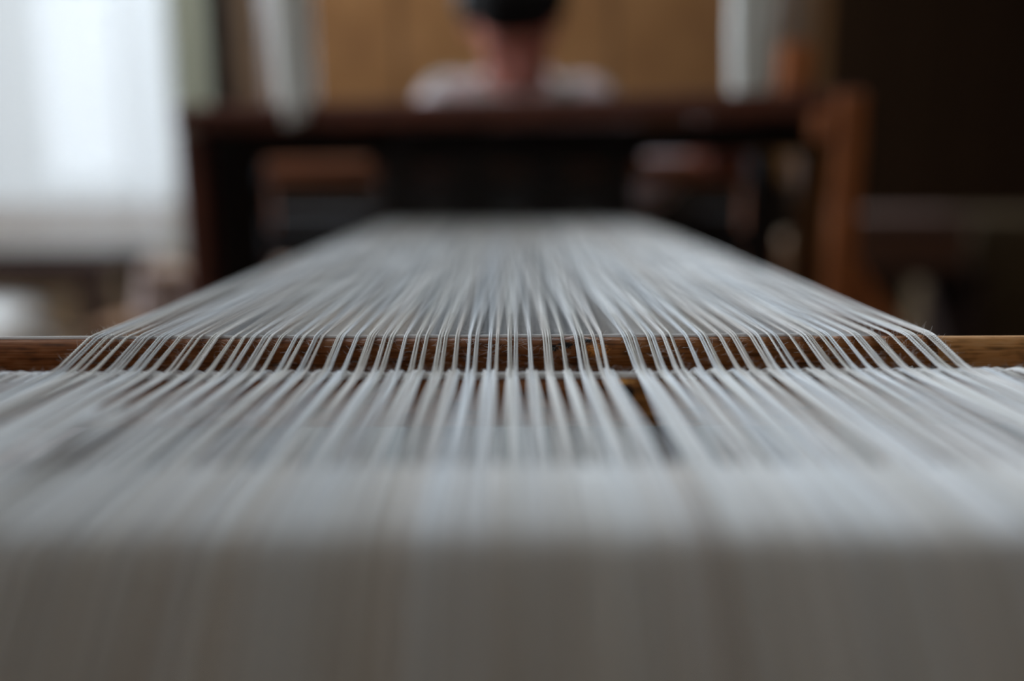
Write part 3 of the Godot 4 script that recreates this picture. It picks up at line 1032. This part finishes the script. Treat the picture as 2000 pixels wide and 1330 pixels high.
func make_furniture() -> void:
	var mat := Shape.new().box(Vector3(0, 0.002, -1.9), Vector3(2.9, 0.004, 3.8), 0.001)
	tag(obj("floor_mat", mat, mottled(61, [Color(0.11, 0.13, 0.13), Color(0.16, 0.18, 0.18)], 0.08, 0.95, 3.0)), "grey-green mat on the floor under the loom", "mat")
	# low table by the window with white cushions beneath
	var t := base("low_table", "dark wooden low table under the sheer curtain", "table", Vector3(-1.98, 0, -3.62))
	obj("table_top", Shape.new().box(Vector3(0, 0.345, 0), Vector3(0.86, 0.045, 0.52), 0.006), M.table_wood, t)
	for z in [-0.215, 0.215]:
		obj("apron_board", Shape.new().box(Vector3(0, 0.288, z), Vector3(0.70, 0.068, 0.03), 0.004), M.table_wood, t)
	for x in [-0.38, 0.38]:
		for z in [-0.21, 0.21]:
			obj("leg", Shape.new().box(Vector3(x, 0.161, z), Vector3(0.095, 0.322, 0.07), 0.005), M.table_wood, t)
	for k in 2:
		var c := Shape.new()
		c.lathe(Vector3(-2.05, 0.0 + 0.105 * k, -3.40), [Vector2(0.0, 0.105), Vector2(0.10, 0.103), Vector2(0.20, 0.092), Vector2(0.245, 0.06), Vector2(0.245, 0.045), Vector2(0.20, 0.012), Vector2(0.10, 0.001), Vector2(0.0, 0.0)], 4 * 8)
		tag(obj("floor_cushion", c, M.yarns[0]), ["white round floor cushion lying on the floor at the low table", "white round floor cushion on top of another at the low table"][k], "cushion", "floor cushions at the low table")
	# yarn cones on low stools beside the loom
	stool(Vector3(-0.80, 0, -2.02), 0.36, "small wooden stool on the window side of the loom")
	cone(Vector3(-0.80, 0.36, -2.02), 0.055, 0.135, plain(Color(0.68, 0.61, 0.59), 0.95, 0.2), "pale pink yarn cone on the small stool beside the loom")
	stool(Vector3(-0.60, 0, -1.86), 0.50, "tall narrow stool behind the loom's dark post")
	cone(Vector3(-0.60, 0.50, -1.86), 0.055, 0.125, plain(Color(0.58, 0.57, 0.56), 0.95, 0.2), "grey yarn cone on the tall stool behind the loom's dark post")
	stool(Vector3(0.62, 0, -1.86), 0.44, "wooden stool behind the loom's orange-brown post")
	cone(Vector3(0.575, 0.44, -1.86), 0.042, 0.11, plain(Color(0.62, 0.50, 0.40), 0.95, 0.2), "beige yarn cone on the stool behind the loom")
	cone(Vector3(0.675, 0.44, -1.86), 0.042, 0.11, plain(Color(0.13, 0.16, 0.27), 0.95, 0.2), "dark blue yarn cone on the stool behind the loom")
	# things in the dark at the right
	var c := base("cabinet", "dark olive-brown wooden cabinet against the dark side", "cabinet", Vector3(1.70, 0, -2.95))
	obj("body", Shape.new().box(Vector3(0, 0.275, 0), Vector3(0.56, 0.55, 0.42), 0.006), M.olive_wood, c)
	for k in 2:
		var d := obj("drawer", Shape.new().box(Vector3(0, 0.15 + 0.25 * k, 0.214), Vector3(0.50, 0.22, 0.014), 0.004), M.olive_wood, c)
		obj("knob", Shape.new().lathe(Vector3(0, 0.15 + 0.25 * k, 0.221), [Vector2(0.0, 0.022), Vector2(0.012, 0.019), Vector2(0.013, 0.012), Vector2(0.007, 0.006), Vector2(0.007, 0.0)], 14, Basis(Vector3(1, 0, 0), PI / 2)), M.table_wood, d)
	var sh := base("low_shelf", "low dark wooden shelf carrying a storage box", "shelf", Vector3(1.16, 0, -2.72))
	obj("board", Shape.new().box(Vector3(0, 0.395, 0), Vector3(0.44, 0.03, 0.34), 0.004), M.table_wood, sh)
	for x in [-0.195, 0.195]:
		obj("side_panel", Shape.new().box(Vector3(x, 0.19, 0), Vector3(0.03, 0.38, 0.32), 0.004), M.table_wood, sh)
	var bx := base("storage_box", "dull brown storage box with a lid on the low shelf", "box", Vector3(1.16, 0.41, -2.72))
	obj("body", Shape.new().box(Vector3(0, 0.06, 0), Vector3(0.34, 0.12, 0.26), 0.006), plain(Color(0.30, 0.20, 0.15), 0.9, 0.2), bx)
	obj("lid", Shape.new().box(Vector3(0, 0.138, 0), Vector3(0.36, 0.035, 0.28), 0.006), plain(Color(0.30, 0.23, 0.20), 0.9, 0.2), bx)
	# dark garment hanging over a stand
	var g := base("clothes_stand", "dark metal clothes stand at the dark side of the room", "clothes stand", Vector3(1.62, 0, -2.46))
	obj("pole", Shape.new().tube(PackedVector3Array([Vector3(0.10, 0.02, 0), Vector3(0.10, 1.62, 0)]), PackedFloat32Array([0.014, 0.012]), 12), M.heddle, g)
	obj("hook_bar", Shape.new().tube(PackedVector3Array([Vector3(-0.20, 1.60, 0), Vector3(0.40, 1.60, 0)]), PackedFloat32Array([0.012, 0.012]), 10), M.heddle, g)
	obj("base_plate", Shape.new().lathe(Vector3(0.10, 0, 0), [Vector2(0.0, 0.03), Vector2(0.16, 0.025), Vector2(0.18, 0.01), Vector2(0.18, 0.0), Vector2(0.0, 0.0)], 28), M.heddle, g)
	var gar := blob([[Vector3(1.50, 1.50, -2.30), Vector3(1.94, 1.50, -2.30), 0.04, 0.04], [Vector3(1.54, 1.48, -2.30), Vector3(1.40, 0.68, -2.27), 0.05, 0.06], [Vector3(1.66, 1.46, -2.30), Vector3(1.55, 0.66, -2.28), 0.07, 0.085], [Vector3(1.80, 1.46, -2.30), Vector3(1.74, 0.66, -2.28), 0.07, 0.085], [Vector3(1.90, 1.46, -2.30), Vector3(1.93, 0.70, -2.28), 0.06, 0.07]], 0.02, 0.03)
	tag(obj("hanging_coat", gar, plain(Color(0.27, 0.29, 0.28), 0.95, 0.2)), "dark grey-green coat hanging on the clothes stand", "coat")


func stool(at: Vector3, high: float, label: String) -> void:
	var o := base("stool", label, "stool", at)
	obj("seat", Shape.new().box(Vector3(0, high - 0.012, 0), Vector3(0.26, 0.024, 0.20), 0.004), M.bench_wood, o)
	for x in [-0.10, 0.10]:
		for z in [-0.07, 0.07]:
			obj("leg", Shape.new().bar(Vector3(x * 1.15, 0.0, z * 1.15), Vector3(x, high - 0.02, z), 0.026, 0.026, 0.003), M.bench_wood, o)


func cone(at: Vector3, r: float, high: float, m: Material, label: String) -> void:
	var o := base("yarn_cone", label, "yarn cone", at, 0.0, "yarn cones beside the loom")
	var prof := [Vector2(r * 0.3, high)]
	for k in 16:
		var u := k / 15.0
		prof.append(Vector2(r * (0.62 + 0.38 * u) + 0.0012 * (k % 2), high * (0.97 - 0.90 * u)))
	prof.append(Vector2(r * 0.3, high * 0.05))
	obj("wound_yarn", Shape.new().lathe(Vector3.ZERO, prof, 24), m, o)
	obj("core", Shape.new().lathe(Vector3.ZERO, [Vector2(0.0, high * 1.12), Vector2(r * 0.30, high * 1.12), Vector2(r * 0.42, 0.0), Vector2(0.0, 0.0)], 16), M.tan_wall, o)


func _ready() -> void:
	rng.seed = 20240
	# ---- camera
	var cam := Camera3D.new()
	cam.name = "camera"
	add_child(cam)
	cam.position = Vector3(0, EYE, 0)
	cam.rotation = Vector3(-deg_to_rad(10.87), -0.0015, -deg_to_rad(0.2))
	var att := CameraAttributesPhysical.new()
	att.frustum_focal_length = 31.5
	att.frustum_focus_distance = 0.351
	att.exposure_aperture = 1.75
	att.frustum_near = 0.02
	att.frustum_far = 100.0
	cam.attributes = att
	cam.current = true
	# ---- sky and exposure
	var we := WorldEnvironment.new()
	we.name = "environment"
	var env := Environment.new()
	env.background_mode = Environment.BG_COLOR
	env.background_color = Color(0.93, 0.97, 1.0)
	env.background_energy_multiplier = 0.84
	env.tonemap_mode = Environment.TONE_MAPPER_LINEAR
	env.tonemap_exposure = 1.0
	env.sdfgi_enabled = true
	env.ssao_enabled = true
	env.ssil_enabled = true
	we.environment = env
	add_child(we)
	# ---- daylight in the two windows of the left wall
	for z in [-2.25, -0.85]:
		var a := AreaLight3D.new()
		a.name = "window_daylight"
		a.area_size = Vector2(1.14, 1.62)
		a.light_color = Color(0.90, 0.95, 1.0)
		a.light_energy = 5.5 if z < -1.5 else 2.4
		a.shadow_enabled = true
		add_child(a, true)
		a.look_at_from_position(Vector3(LEFT + 0.01, 1.45, z), Vector3(0, 1.45, z), Vector3.UP)
	# ---- daylight in the two high windows of the back wall
	for x in [-0.95, 0.0]:
		var a := AreaLight3D.new()
		a.name = "transom_daylight"
		a.area_size = Vector2(0.84, 0.64)
		a.light_color = Color(0.86, 0.93, 1.0)
		a.light_energy = 15.0
		a.shadow_enabled = true
		add_child(a, true)
		a.look_at_from_position(Vector3(x, 1.98, BACK + 0.01), Vector3(x, 1.98, 0), Vector3.UP)
	make_materials()
	make_room()
	make_ceiling_lamp(-2.35, 0.6, "long white ceiling lamp above the weaver")
	make_ceiling_lamp(-0.80, 0.24, "long white ceiling lamp above the bamboo rods")
	make_loom()
	make_warp_beam()
	make_lease()
	make_warp()
	make_tuft()
	make_person()
	make_furniture()
